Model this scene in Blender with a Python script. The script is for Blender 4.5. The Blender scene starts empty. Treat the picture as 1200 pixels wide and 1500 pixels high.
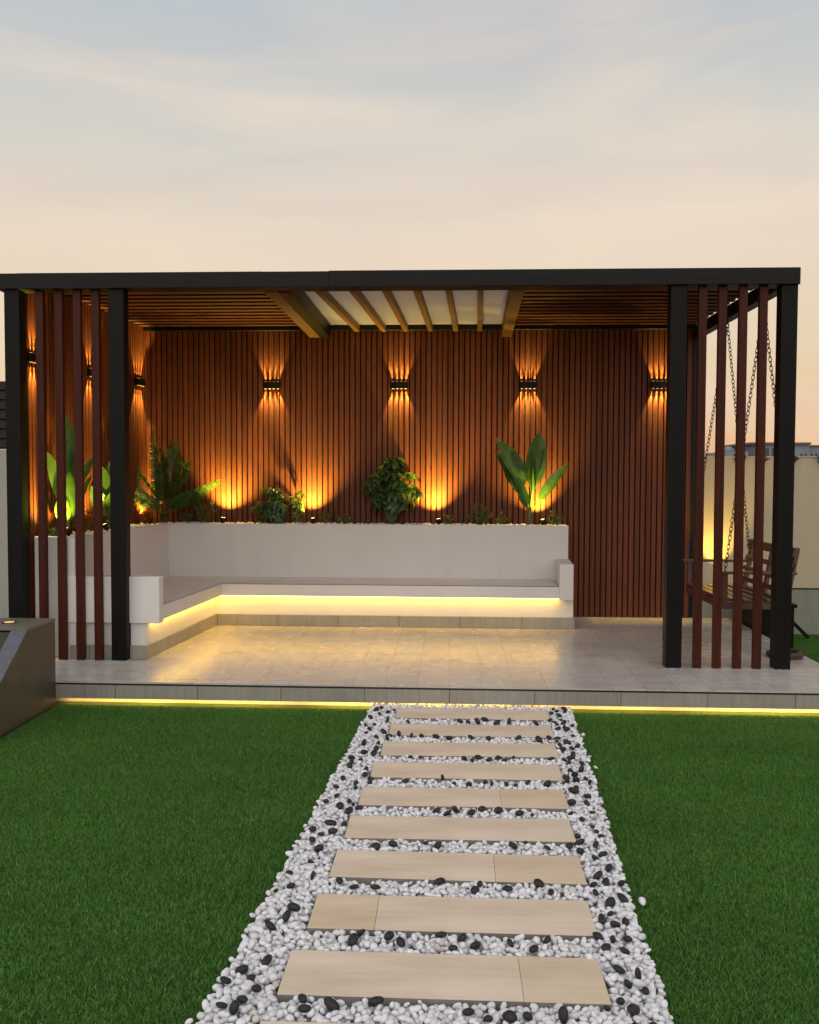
import bpy, bmesh, math, random
import numpy as np
from mathutils import Vector, Matrix
random.seed(7); rng = np.random.default_rng(7)
R = math.radians
scn = bpy.context.scene
COL = scn.collection

# ------------------------------------------------------------------ helpers
def lin(c):
    return tuple((v/255/12.92 if v/255 <= .04045 else ((v/255+.055)/1.055)**2.4) for v in c)

class NT:
    def __init__(s, name):
        s.m = bpy.data.materials.new(name); s.m.use_nodes = True
        s.n = s.m.node_tree.nodes; s.l = s.m.node_tree.links
        s.b = s.n['Principled BSDF']; s.out = s.n['Material Output']
        s.co = s.n.new('ShaderNodeTexCoord')
    def map(s, scale=(1,1,1), rot=(0,0,0), loc=(0,0,0), src='Object'):
        m = s.n.new('ShaderNodeMapping'); m.inputs['Scale'].default_value = scale
        m.inputs['Rotation'].default_value = rot; m.inputs['Location'].default_value = loc
        s.l.new(s.co.outputs[src], m.inputs[0]); return m.outputs[0]
    def noise(s, vec, scale=5, detail=4, rough=.55):
        t = s.n.new('ShaderNodeTexNoise'); t.inputs['Scale'].default_value = scale
        t.inputs['Detail'].default_value = detail; t.inputs['Roughness'].default_value = rough
        s.l.new(vec, t.inputs['Vector']); return t.outputs['Fac']
    def ramp(s, fac, stops):
        t = s.n.new('ShaderNodeValToRGB'); e = t.color_ramp.elements
        while len(e) < len(stops): e.new(.5)
        for el, (p, c) in zip(e, stops):
            el.position = p; el.color = (*c, 1) if len(c) == 3 else c
        s.l.new(fac, t.inputs[0]); return t.outputs[0]
    def mix(s, fac, a, b, mode='MIX'):
        t = s.n.new('ShaderNodeMix'); t.data_type = 'RGBA'; t.blend_type = mode
        for v, i in ((fac, 0), (a, 6), (b, 7)):
            if isinstance(v, bpy.types.NodeSocket): s.l.new(v, t.inputs[i])
            elif i == 0: t.inputs[0].default_value = v
            else: t.inputs[i].default_value = (*v, 1)
        return t.outputs[2]
    def math(s, op, a, b=None):
        t = s.n.new('ShaderNodeMath'); t.operation = op
        for i, v in enumerate((a, b)):
            if v is None: continue
            if isinstance(v, bpy.types.NodeSocket): s.l.new(v, t.inputs[i])
            else: t.inputs[i].default_value = v
        return t.outputs[0]
    def bump(s, h, strength=.3, dist=.01):
        t = s.n.new('ShaderNodeBump'); t.inputs['Strength'].default_value = strength
        t.inputs['Distance'].default_value = dist
        s.l.new(h, t.inputs['Height']); s.l.new(t.outputs[0], s.b.inputs['Normal'])
    def color(s, c):
        if isinstance(c, bpy.types.NodeSocket): s.l.new(c, s.b.inputs['Base Color'])
        else: s.b.inputs['Base Color'].default_value = (*c, 1)
    def rough(s, r):
        if isinstance(r, bpy.types.NodeSocket): s.l.new(r, s.b.inputs['Roughness'])
        else: s.b.inputs['Roughness'].default_value = r
    def attr(s, name):
        t = s.n.new('ShaderNodeAttribute'); t.attribute_name = name; return t.outputs['Fac']

def wood(name, dark, light, rough=.5, sc=(30,30,2.0), bump=.25, vary=(17,17,.15), spec=.5):
    t = NT(name)
    g = t.noise(t.map(sc), 3, 5, .65)
    c = t.ramp(g, [(.3, dark), (.7, light)])
    v = t.noise(t.map(vary), 1.0, 1, .5)
    vr = t.ramp(v, [(.3, (.78,.78,.78)), (.7, (1.17,1.15,1.12))])
    t.color(t.mix(1.0, c, vr, 'MULTIPLY')); t.rough(rough); t.bump(g, bump, .003)
    t.b.inputs['Specular IOR Level'].default_value = spec
    return t.m

def plaster(name, base, var=.12, bumps=.25, stain=.35, rough=.85):
    t = NT(name)
    n = t.noise(t.map((1,1,1)), 1.3, 5, .6)
    lo = tuple(v*(1-var) for v in base); hi = tuple(min(1, v*(1+var)) for v in base)
    c = t.ramp(n, [(.3, lo), (.7, hi)])
    if stain:
        s2 = t.noise(t.map((6,6,.7)), 1.5, 4, .6)
        c = t.mix(float(stain), c, t.ramp(s2, [(.35, tuple(v*.72 for v in base)), (.6, base)]))
    t.color(c); t.rough(rough)
    t.bump(t.noise(t.map((1,1,1)), 90, 3, .6), bumps, .004)
    return t.m

def tile_mat(name, base, tw, th, rot=0, off=(0,0,0), mortar=(.1,.09,.08), streak=(3,25,3), rough=.35, vert=False, ms=.003, offset=.5, smudge=1.0):
    t = NT(name)
    vec = t.map((1,1,1), (R(90) if vert else 0, 0, rot), off)
    br = t.n.new('ShaderNodeTexBrick'); t.l.new(vec, br.inputs['Vector'])
    br.offset = offset; br.inputs['Scale'].default_value = 1
    br.inputs['Brick Width'].default_value = tw; br.inputs['Row Height'].default_value = th
    br.inputs['Mortar Size'].default_value = ms; br.inputs['Mortar Smooth'].default_value = .2
    br.inputs['Bias'].default_value = 0
    br.inputs['Color1'].default_value = (*[v*.93 for v in base], 1)
    br.inputs['Color2'].default_value = (*[v*1.05 for v in base], 1)
    br.inputs['Mortar'].default_value = (*mortar, 1)
    g = t.noise(t.map(streak), 2.2, 6, .62)
    c = t.mix(1.0, br.outputs['Color'], t.ramp(g, [(.25, (.80,.79,.77)), (.5, (.96,.95,.94)), (.75, (1.1,1.09,1.07))]), 'MULTIPLY')
    if smudge:
        g2 = t.noise(t.map((1,1,1)), 2.7, 4, .6)
        c = t.mix(.5*smudge, c, t.mix(1.0, c, t.ramp(g2, [(.35, (.6,.58,.55)), (.6, (1.05,1.05,1.05))]), 'MULTIPLY'))
    t.color(c)
    t.rough(t.ramp(t.noise(t.map((1,1,1)), 5, 4), [(.3, (rough*.95,)*3), (.7, (rough*1.2,)*3)]))
    h = t.math('SUBTRACT', 1.0, br.outputs['Fac'])
    t.bump(h, .5, .003)
    return t.m

def flat(name, c, rough=.5, metal=0., nz=30, var=.25, bump=.08):
    t = NT(name)
    g = t.noise(t.map(), nz, 4)
    t.color(t.ramp(g, [(.3, tuple(v*(1-var) for v in c)), (.7, tuple(min(1,v*(1+var)) for v in c))]))
    t.rough(rough); t.b.inputs['Metallic'].default_value = metal; t.bump(g, bump, .003)
    return t.m

def emis(name, c, strength):
    t = NT(name); t.color(c); t.b.inputs['Emission Color'].default_value = (*c, 1)
    t.b.inputs['Emission Strength'].default_value = strength
    return t.m

def leafmat(name, dark, light, transl=.35, rough=.38, veins=40):
    t = NT(name)
    a = t.attr('rnd')
    c = t.ramp(a, [(0., dark), (1., light)])
    g = t.noise(t.map(), veins, 3)
    c = t.mix(1.0, c, t.ramp(g, [(.3, (.7,.7,.7)), (.7, (1.25,1.25,1.15))]), 'MULTIPLY')
    t.color(c); t.rough(rough)
    tr = t.n.new('ShaderNodeBsdfTranslucent'); ms = t.n.new('ShaderNodeMixShader')
    t.l.new(t.mix(1.0, c, (1.5,1.5,.6), 'MULTIPLY'), tr.inputs[0]); ms.inputs[0].default_value = transl
    t.l.new(t.b.outputs[0], ms.inputs[1]); t.l.new(tr.outputs[0], ms.inputs[2]); t.l.new(ms.outputs[0], t.out.inputs[0])
    return t.m

class MB:
    """collects geometry, builds ONE mesh object"""
    def __init__(s): s.v = []; s.f = []; s.r = []
    def add(s, v, f, rnd=None):
        o = len(s.v); s.v += [tuple(p) for p in v]; s.f += [tuple(i+o for i in q) for q in f]
        rr = random.random() if rnd is None else rnd
        s.r += [rr]*len(v)
    def box(s, x0, x1, y0, y1, z0, z1, bev=0.):
        x0,x1 = sorted((x0,x1)); y0,y1 = sorted((y0,y1)); z0,z1 = sorted((z0,z1))
        s.hexa([(x0,y0,z0),(x1,y0,z0),(x1,y1,z0),(x0,y1,z0),(x0,y0,z1),(x1,y0,z1),(x1,y1,z1),(x0,y1,z1)], bev)
    def hexa(s, P, bev=0.):
        F = [(3,2,1,0),(4,5,6,7),(0,1,5,4),(1,2,6,5),(2,3,7,6),(3,0,4,7)]
        if not bev: s.add(P, F); return
        bm = bmesh.new(); vs = [bm.verts.new(p) for p in P]
        for f in F: bm.faces.new([vs[i] for i in f])
        bmesh.ops.bevel(bm, geom=bm.edges[:], offset=bev, segments=2, affect='EDGES', profile=.5)
        bm.verts.index_update()
        s.add([v.co[:] for v in bm.verts], [[v.index for v in f.verts] for f in bm.faces]); bm.free()
    def bar(s, a, b, w, h, up=(0,0,1), bev=0.):
        a = Vector(a); b = Vector(b); d = (b-a).normalized(); u = Vector(up)
        r = d.cross(u).normalized(); u = r.cross(d).normalized(); r *= w/2; u *= h/2
        s.hexa([a-r-u, a+r-u, b+r-u, b-r-u, a-r+u, a+r+u, b+r+u, b-r+u], bev)
    def prism(s, pts, axis, a, b):
        """pts: polygon in the other two axes, extruded along axis from a to b"""
        n = len(pts)
        def p(q, t):
            if axis == 'x': return (t, q[0], q[1])
            if axis == 'y': return (q[0], t, q[1])
            return (q[0], q[1], t)
        V = [p(q,a) for q in pts]+[p(q,b) for q in pts]
        F = [tuple(range(n)), tuple(range(2*n-1, n-1, -1))]+[(i,(i+1)%n+0,(i+1)%n+n,i+n) for i in range(n)]
        s.add(V, F)
    def tube(s, pts, rad, seg=8, cap=True):
        pts = [Vector(p) for p in pts]; n = len(pts)
        rad = rad if hasattr(rad, '__len__') else [rad]*n
        V = []; prev = None
        for i, p in enumerate(pts):
            d = (pts[min(i+1,n-1)]-pts[max(i-1,0)]).normalized()
            if prev is None:
                prev = d.orthogonal().normalized()
            prev = (prev-d*prev.dot(d)).normalized(); q = d.cross(prev)
            for k in range(seg):
                a = 2*math.pi*k/seg; V.append(p+(prev*math.cos(a)+q*math.sin(a))*rad[i])
        F = [(i*seg+k, i*seg+(k+1)%seg, (i+1)*seg+(k+1)%seg, (i+1)*seg+k) for i in range(n-1) for k in range(seg)]
        if cap: F += [tuple(range(seg-1,-1,-1)), tuple(range((n-1)*seg, n*seg))]
        s.add(V, F)
    def build(s, name, mat, parent=None, smooth=False, loc=None):
        me = bpy.data.meshes.new(name)
        org = Vector(loc) if loc is not None else (parent.location.copy() if parent is not None and parent.type == 'EMPTY' else Vector((0,0,0)))
        if parent is not None and parent.type == 'MESH':
            org = parent['org'] if 'org' in parent else (0,0,0); org = Vector(org)
        me.from_pydata([tuple(Vector(v)-org) for v in s.v], [], s.f)
        bm = bmesh.new(); bm.from_mesh(me)
        if not getattr(s, 'noflip', False): bmesh.ops.recalc_face_normals(bm, faces=bm.faces[:])
        bm.to_mesh(me); bm.free()
        at = me.attributes.new('rnd', 'FLOAT', 'POINT'); at.data.foreach_set('value', s.r)
        if smooth: me.shade_smooth()
        me.materials.append(mat)
        o = bpy.data.objects.new(name, me); COL.objects.link(o)
        if parent is not None: o.parent = parent
        elif loc is not None: o.location = loc
        return o

def thing(name, label, cat, loc=(0,0,0), group=None):
    o = bpy.data.objects.new(name, None); o.empty_display_size = .1; COL.objects.link(o)
    o.location = loc; o['label'] = label; o['category'] = cat
    if group: o['group'] = group
    return o
def tag(o, label, cat, group=None):
    o['label'] = label; o['category'] = cat
    if group: o['group'] = group
    return o
def struct(o): o['kind'] = 'structure'; return o

# ------------------------------------------------------------------ camera
W0, F0 = 1200., 1300.
yaw = math.atan(60/F0); pitch = math.atan(52/F0); roll = .0035
fw = Vector((-math.sin(yaw)*math.cos(pitch), math.cos(yaw)*math.cos(pitch), -math.sin(pitch)))
r0 = Vector((math.cos(yaw), math.sin(yaw), 0)); u0 = r0.cross(fw)
rr = r0*math.cos(roll)+u0*math.sin(roll); uu = -r0*math.sin(roll)+u0*math.cos(roll)
cam = bpy.data.cameras.new('camera'); camo = bpy.data.objects.new('camera', cam); COL.objects.link(camo)
camo.matrix_world = Matrix(((rr.x,uu.x,-fw.x,0),(rr.y,uu.y,-fw.y,0),(rr.z,uu.z,-fw.z,1.65),(0,0,0,1)))
cam.sensor_width = 36; cam.sensor_fit = 'AUTO'; cam.lens = 36*F0/1500; cam.clip_end = 2000; cam.clip_start = .05
scn.camera = camo

# ------------------------------------------------------------------ materials
M = {}
M['black'] = flat('black_metal', (.005,.0045,.004), .45, 0, 25, .3); M['black'].node_tree.nodes['Principled BSDF'].inputs['Specular IOR Level'].default_value = .25
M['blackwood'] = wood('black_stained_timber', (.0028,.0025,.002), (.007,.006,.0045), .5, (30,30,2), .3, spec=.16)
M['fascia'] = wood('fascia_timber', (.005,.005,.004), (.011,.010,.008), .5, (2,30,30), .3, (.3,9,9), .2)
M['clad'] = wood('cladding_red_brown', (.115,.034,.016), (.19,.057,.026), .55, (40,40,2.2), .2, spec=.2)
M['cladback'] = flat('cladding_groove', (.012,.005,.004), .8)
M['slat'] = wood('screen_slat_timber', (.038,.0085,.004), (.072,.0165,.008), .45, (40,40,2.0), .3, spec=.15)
M['ceil'] = wood('ceiling_batten_timber', (.060,.018,.009), (.10,.032,.015), .5, (2,40,40), .2, (.3,4,17), .25)
M['ceilback'] = flat('ceiling_board', (.012,.004,.002), .7)
M['rafter'] = wood('honey_rafter_timber', (.075,.032,.012), (.13,.058,.022), .5, (30,2,30), .25, (9,.3,9))
M['swing'] = wood('swing_timber', (.055,.016,.010), (.11,.032,.018), .33, (30,2,30), .3, (9,.3,9), .9)
M['white'] = plaster('white_plaster', (.74,.715,.68), .04, .2, .10, .8)
M['seat'] = plaster('polished_seat', (.66,.61,.56), .08, .05, .15, .25)
M['bwall'] = plaster('cream_boundary_render', (.53,.45,.31), .05, .3, .12, .9)
M['lwall'] = plaster('grey_boundary_render', (.45,.44,.40), .06, .35, .3, .9)
M['deck'] = tile_mat('deck_plank_tile', (.52,.495,.46), .61, .229, R(90), (0.0,.0,0), (.37,.35,.31), (1.2,5,2), .24, smudge=.25)
M['skirt'] = tile_mat('grey_skirting_tile', (.33,.32,.275), .60, 3, 0, (0,.0,1.5), (.10,.095,.08), (16,16,1.0), .4, True, .003, 0, .6)
M['gap_shade'] = flat('edge_gap_shade', (.012,.011,.010), .4)  # near-black that paints the shade in the gap below the deck floor
M['wskirt'] = tile_mat('wall_skirting_tile', (.28,.30,.235), .60, 3, 0, (0,0,1.5), (.13,.13,.10), (7,7,.7), .45, True, .003, 0, .6)
M['stone'] = tile_mat('dark_step_tile', (.085,.078,.052), .8, 3, R(90), (0,0,1.5), (.04,.04,.03), (3,3,2), .45, True, .003, 0, 1)
M['stonetop'] = flat('step_top_tile', (.14,.125,.095), .4, 0, 4, .25)
M['nosing'] = flat('sky_tinted_nosing', (.095,.105,.125), .35)  # grey tile with the sky's blue cast mixed into the colour
M['gravelbed'] = flat('gravel_bed', (.38,.38,.38), .95, 0, 60, .6)
M['soil'] = flat('soil', (.02,.014,.009), .95, 0, 60, .5)
M['sand'] = plaster('sandy_ground', (.30,.24,.16), .2, .3, 0, .95)
M['led'] = emis('led_strip_warm', (1,.59,.09), 17.0)
M['ledline'] = emis('led_diode_line', (1,.78,.36), 2.4)
M['led2'] = emis('led_strip_deck', (1,.52,.085), 22.0)
def uneven(m, lo, hi, sc):
    nt = m.node_tree; tc_ = nt.nodes.new('ShaderNodeTexCoord'); nz_ = nt.nodes.new('ShaderNodeTexNoise'); mr_ = nt.nodes.new('ShaderNodeMapRange')
    nz_.inputs['Scale'].default_value = sc; nz_.inputs['Detail'].default_value = 3; nt.links.new(tc_.outputs['Object'], nz_.inputs['Vector']); nt.links.new(nz_.outputs['Fac'], mr_.inputs[0])
    mr_.inputs['From Min'].default_value = .35; mr_.inputs['From Max'].default_value = .65; mr_.inputs['To Min'].default_value = lo; mr_.inputs['To Max'].default_value = hi
    nt.links.new(mr_.outputs[0], nt.nodes['Principled BSDF'].inputs['Emission Strength'])
uneven(M['led2'], 9, 34, 1.7)
M['lens'] = emis('lamp_lens', (1,.60,.2), .5)
M['lens_small'] = emis('spot_lens', (1,.62,.16), 14.0)
M['chain'] = flat('chain_steel', (.035,.028,.022), .45, .7)
M['hose'] = flat('hose_rubber', (.055,.032,.022), .5)
M['farwhite'] = plaster('far_villa_paint', (.20,.23,.28), .06, .1, 0)
M['farroof'] = flat('far_villa_roof', (.13,.10,.08), .8)
M['farglass'] = flat('far_villa_window', (.03,.035,.045), .3)
M['banana'] = leafmat('broad_leaf', (.032,.10,.02), (.09,.19,.04), .18, .33, 12)
M['palm'] = leafmat('palm_leaf', (.030,.095,.024), (.09,.19,.05), .3)
M['scheff'] = leafmat('umbrella_leaf', (.022,.065,.02), (.10,.17,.06), .25, .3)
M['shrub'] = leafmat('shrub_leaf', (.04,.075,.015), (.12,.16,.035), .3, .5)
M['croton'] = leafmat('croton_leaf', (.16,.03,.012), (.30,.10,.03), .35)
M['desert'] = leafmat('desert_shrub_leaf', (.035,.042,.018), (.07,.075,.035), .2, .7)
M['stem'] = flat('plant_stem', (.10,.11,.035), .6, 0, 40, .4)
# translucent roof sheet
t = NT('opal_roof_sheet'); t.color((.50,.47,.455)); t.rough(.25)
tr = t.n.new('ShaderNodeBsdfTranslucent'); tr.inputs[0].default_value = (.52,.49,.47,1)
ms = t.n.new('ShaderNodeMixShader'); ms.inputs[0].default_value = .62
t.l.new(t.b.outputs[0], ms.inputs[1]); t.l.new(tr.outputs[0], ms.inputs[2]); t.l.new(ms.outputs[0], t.out.inputs[0])
t.bump(t.noise(t.map((1,1,1)), 3, 2), .05, .01); M['opal'] = t.m
# travertine
def travertine(name, base):
    t = NT(name)
    w = t.noise(t.map((2.4,42,10)), 1.0, 7, .66)
    big = t.noise(t.map((1,2.5,1)), 2.0, 3, .5)
    c = t.ramp(w, [(.28, tuple(v*f for v, f in zip(base,(.90,.875,.84)))), (.5, base), (.72, tuple(min(1,v*f) for v, f in zip(base,(1.06,1.075,1.09))))])
    c = t.mix(1.0, c, t.ramp(big, [(.3,(.86,.84,.80)),(.7,(1.06,1.06,1.06))]), 'MULTIPLY')
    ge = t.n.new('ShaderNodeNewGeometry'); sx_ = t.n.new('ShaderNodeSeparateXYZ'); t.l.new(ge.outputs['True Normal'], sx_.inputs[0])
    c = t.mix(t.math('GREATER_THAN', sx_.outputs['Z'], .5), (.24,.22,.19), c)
    t.color(c); t.rough(t.ramp(w, [(.3,(.5,.5,.5)),(.7,(.38,.38,.38))])); t.bump(w, .12, .002)
    return t.m
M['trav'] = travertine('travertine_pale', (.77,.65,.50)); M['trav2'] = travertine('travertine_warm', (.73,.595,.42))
# pebbles
t = NT('white_pebble'); a = t.attr('rnd')
c = t.ramp(a, [(0,(.66,.66,.67)),(.5,(.82,.82,.83)),(.97,(.88,.88,.88)),(1.,(.62,.54,.42))])
g = t.noise(t.map(), 45, 4); t.color(t.mix(1.0, c, t.ramp(g, [(.3,(.86,.86,.87)),(.7,(1.05,1.05,1.05))]), 'MULTIPLY'))
t.rough(.55); t.bump(g, .2, .003); M['peb'] = t.m
t = NT('black_pebble'); g = t.noise(t.map(), 60, 5)
t.color(t.ramp(g, [(.3,(.005,.005,.006)),(.7,(.016,.016,.019))])); t.rough(.42); t.bump(g, .35, .003); M['bpeb'] = t.m
# turf
t = NT('turf_blades'); a = t.attr('rnd')
c = t.ramp(a, [(0,(.036,.118,.014)),(.55,(.098,.275,.034)),(.9,(.19,.41,.06)),(1.,(.28,.36,.12))])
g = t.noise(t.map(), .9, 4, .6)
c = t.mix(1.0, c, t.ramp(g, [(.3,(.86,.87,.86)),(.7,(1.12,1.10,1.1))]), 'MULTIPLY')
c = t.mix(1.0, c, t.ramp(t.noise(t.map((.5,2.2,1), (0,0,.5)), 1.6, 3, .5), [(.35,(.93,.95,.93)),(.65,(1.06,1.04,1.04))]), 'MULTIPLY')
t.color(c); t.rough(.5)
tr = t.n.new('ShaderNodeBsdfTranslucent'); ms = t.n.new('ShaderNodeMixShader'); t.l.new(c, tr.inputs[0]); ms.inputs[0].default_value = .3
t.l.new(t.b.outputs[0], ms.inputs[1]); t.l.new(tr.outputs[0], ms.inputs[2]); t.l.new(ms.outputs[0], t.out.inputs[0]); M['turf'] = t.m
M['turfbase'] = flat('turf_backing', (.016,.050,.008), .9, 0, 80, .4)

# ------------------------------------------------------------------ setting
DZ = .17; YF = 6.215; XL, XR = -4.6, 2.95; YB = 9.44
def sheet(name, x0, x1, y0, y1, z, m):
    b = MB(); b.add([(x0,y0,z),(x1,y0,z),(x1,y1,z),(x0,y1,z)], [(0,1,2,3)]); return struct(b.build(name, m))
sheet('ground', -500, 500, -300, 900, -.012, M['sand'])
sheet('lawn', -7, 6.5, -1.5, 9.9, -.004, M['turfbase'])
def plx(y): return -.539+(y-6.104)*.0545     # path edges, a little off square to the deck
def prx(y): return .842+(y-6.186)*.0523
b = MB(); b.add([(plx(-.5),-.5,0),(prx(-.5),-.5,0),(prx(6.26),6.26,0),(plx(6.26),6.26,0)], [(0,1,2,3)])
struct(b.build('path', M['gravelbed']))

deck = bpy.data.objects.new('deck', None); COL.objects.link(deck); deck['kind'] = 'structure'
b = MB(); b.box(XL, XR, YF, 9.62, DZ-.012, DZ); b.build('tile_floor', M['deck'], deck)
b = MB(); b.box(XL, XR-.012, YF+.010, YF+.06, DZ-.026, DZ-.0125); b.box(XR-.06, XR-.010, YF+.0605, 9.6, DZ-.026, DZ-.0125); b.build('gap_shade_strip', M['gap_shade'], deck)  # black strip standing in for the shadow line under the floor edge
b = MB(); b.box(XL, XR-.004, YF+.004, YF+.045, .045, DZ-.0265); b.box(XR-.045, XR-.004, YF+.0455, 9.6, .0, DZ-.0265); b.build('edge_tile', M['skirt'], deck)
b = MB(); b.box(XL, XR-.10, YF+.10, 9.55, -.003, DZ-.028); b.build('plinth', M['white'], deck)
b = MB(); b.box(XL+1.8, XR-.05, YF+.050, YF+.088, .052, .056); b.build('led_strip', M['led2'], deck)
b = MB(); b.box(XL+1.8, XR-.05, YF+.090, YF+.097, .030, .037); b.build('led_line', M['ledline'], deck)

# ------------------------------------------------------------------ pergola
pg = thing('pergola', 'black framed timber pergola with slatted ceiling and opal roof window over the tiled deck', 'pergola', (-.45, 8.2, DZ))
FT, FB = 3.235, 3.11
for x in (-3.525, -2.69, 1.669, 2.497):
    b = MB(); b.box(x, x+.122, 6.90, 7.010, DZ+.006, FB, .004); b.build('post', M['blackwood'], pg)
    b = MB(); b.box(x-.009, x+.131, 6.890, 7.020, DZ+.0005, DZ+.0055, .002); b.build('base_plate', M['gravelbed'], pg)
for x in (-3.52, 2.535):
    b = MB(); b.box(x, x+.09, 9.46, 9.56, DZ, FB+.05, .004); b.build('post', M['black'], pg)
b = MB(); b.box(-3.585, -.95, 6.875, 7.045, FB, FT-.004, .004); b.box(-.9501, 2.625, 6.8735, 7.045, FB, FT, .004); b.build('front_beam', M['fascia'], pg)
for x in (-3.58, 2.53):
    b = MB(); b.box(x, x+.09, 7.046, 9.56, FB, FT-.006, .003); b.build('side_beam', M['fascia'], pg)
b = MB(); b.box(-3.30, 2.529, 9.345, 9.405, 3.185, 3.262, .003); b.build('back_beam', M['black'], pg)
for x in (-3.258, -3.104, -2.956, -2.809, 1.920, 2.070, 2.225, 2.376):
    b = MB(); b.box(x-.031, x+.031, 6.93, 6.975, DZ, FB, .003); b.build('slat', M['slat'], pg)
def ceiling(x0, x1):
    b = MB(); b.box(x0, x1, 7.046, 9.343, 3.261, 3.271); b.build('ceiling_board', M['ceilback'], pg)
    b = MB(); y = 7.10
    while y < 9.33:
        b.box(x0+.002, x1-.002, y, y+.082, 3.226, 3.2605, .002); y += .165
    b.build('ceiling_battens', M['ceil'], pg)
ceiling(-3.488, -1.50); ceiling(.585, 2.528)
# roof window: dark beam, timber trims, rafters, sheet
b = MB(); b.box(-1.375, -1.27, 7.046, 9.342, 3.10, 3.268, .003); b.build('roof_beam', M['black'], pg)
b = MB(); b.hexa([(-1.485,7.046,3.105),(-1.378,7.046,3.105),(-1.378,9.342,3.105),(-1.485,9.342,3.105),(-1.485,7.046,3.266),(-1.378,7.046,3.266),(-1.378,9.342,3.266),(-1.485,9.342,3.266)], .003); b.build('timber_beam', M['rafter'], pg)
b = MB(); b.hexa([(.462,7.046,3.105),(.572,7.046,3.105),(.625,9.342,3.105),(.525,9.342,3.105),(.462,7.046,3.266),(.572,7.046,3.266),(.625,9.342,3.266),(.525,9.342,3.266)], .003); b.build('timber_beam', M['rafter'], pg)
for (xa, xb) in ((-1.118,-.985),(-.829,-.71),(-.556,-.475),(-.30,-.218),(-.038,.045),(.228,.295)):
    b = MB(); w = .028
    P = []; w = .025
    for z in (3.165, 3.235):
        P += [(xa-w,7.046,z),(xa+w,7.046,z),(xb+w,9.343,z),(xb-w,9.343,z)]
    b.hexa(P, .003); b.build('rafter', M['rafter'], pg)
b = MB(); b.box(-1.269, .52, 7.047, 9.34, 3.238, 3.244); b.build('roof_sheet', M['opal'], pg)

# slatted walls (own things)
def slat_wall(name, label, p0, p1, z0, z1, nrm, m=M['clad']):
    p0 = Vector((*p0, 0)); p1 = Vector((*p1, 0)); d = (p1-p0); L = d.length; d.normalize(); n = Vector((*nrm, 0))
    r = thing(name, label, 'slatted wall', (p0.x, p0.y, z0))
    pitch = .0578; k = int(L/pitch)
    b = MB()
    for i in range(k):
        a = p0+d*(i*pitch+.009); c = a+d*.0435; th = .022
        P = []
        for z in (z0+.002, z1):
            P += [a+Vector((0,0,z)), c+Vector((0,0,z)), c+n*th+Vector((0,0,z)), a+n*th+Vector((0,0,z))]
        b.hexa([P[3],P[2],P[1],P[0],P[7],P[6],P[5],P[4]])
    o = b.build('slats', m, r)
    b = MB(); P = []
    for z in (z0+.002, z1):
        P += [p0-n*.03+Vector((0,0,z)), p1-n*.03+Vector((0,0,z)), p1-n*.001+Vector((0,0,z)), p0-n*.001+Vector((0,0,z))]
    b.hexa(P); b.build('backing_board', M['cladback'], r)
    return r
slat_wall('slatted_wall', 'long red-brown slatted back wall of the pergola with four square wall lights', (-3.33, 9.44), (2.53, 9.44), DZ, 3.20, (0,-1))
slat_wall('slatted_wall', 'red-brown slatted side wall on the left, behind the front screen slats', (-3.44, 7.06), (-3.283, 9.436), DZ, 3.22, (1,-.066))

# ------------------------------------------------------------------ planter + bench
PT = 1.152
pl = thing('raised_planter', 'tall white plastered L-shaped planter behind the bench, topped with white stones', 'planter', (-2.9, 9.3, DZ))
b = MB()
b.hexa([(-3.01,9.16,DZ),(1.212,9.16,DZ),(1.212,9.22,DZ),(-3.02,9.22,DZ),(-3.01,9.16,PT),(1.212,9.16,PT),(1.212,9.22,PT),(-3.02,9.22,PT)], .006)
b.box(1.152, 1.2115, 9.2205, 9.415, DZ, PT-.001, .004)
b.hexa([(-3.075,6.985,DZ),(-3.013,6.985,DZ),(-2.95,9.1595,DZ),(-3.01,9.1595,DZ),(-3.075,6.985,PT),(-3.013,6.985,PT),(-2.95,9.1595,PT),(-3.01,9.1595,PT)], .005)
b.hexa([(-3.375,7.045,DZ),(-3.076,7.045,DZ),(-3.076,7.10,DZ),(-3.375,7.10,DZ),(-3.375,7.045,PT),(-3.076,7.045,PT),(-3.076,7.10,PT),(-3.375,7.10,PT)], .005)
b.build('planter_wall', M['white'], pl)
b = MB(); b.box(-3.02, 1.151, 9.221, 9.415, 1.0, 1.118)
b.hexa([(-3.40,7.101,1.0),(-3.073,7.101,1.0),(-3.012,9.415,1.0),(-3.24,9.415,1.0),(-3.40,7.101,1.116),(-3.073,7.101,1.116),(-3.012,9.415,1.116),(-3.24,9.415,1.116)])
b.build('soil', M['soil'], pl)

bn = thing('bench', 'white built-in L-shaped bench with glowing strip under its seat', 'bench', (-2.3, 8.6, DZ))
SZ, SB = .592, .478       # seat top, lip underside
# left run edge at the front and at the corner
lf, lc = (-2.335, 6.97), (-2.235, 8.56)
b = MB()
P = []
for z in (SB, SZ): P += [(-3.01,6.985+.09,z),(-2.335,6.985+.09,z),(-2.235,8.56,z),(-2.97,8.56,z)]
b.hexa(P, .008)
P = []
for z in (SB, SZ-.0006): P += [(-2.965,8.5604,z),(1.05,8.5604,z),(1.05,9.158,z),(-2.96,9.158,z)]
b.hexa(P)
b.build('seat', M['white'], bn)
b = MB()   # thin polished seat sheet
b.add([(-3.005,7.10,SZ+.004),(-2.350,7.10,SZ+.004),(-2.250,8.575,SZ+.004),(-2.965,8.575,SZ+.004)], [(0,1,2,3)])
b.add([(-2.96,8.5752,SZ+.004),(1.048,8.5752,SZ+.004),(1.048,9.155,SZ+.004),(-2.95,9.155,SZ+.004)], [(0,1,2,3)])
b.build('seat_slab', M['seat'], bn)
b = MB()   # recessed base
P = []
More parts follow.
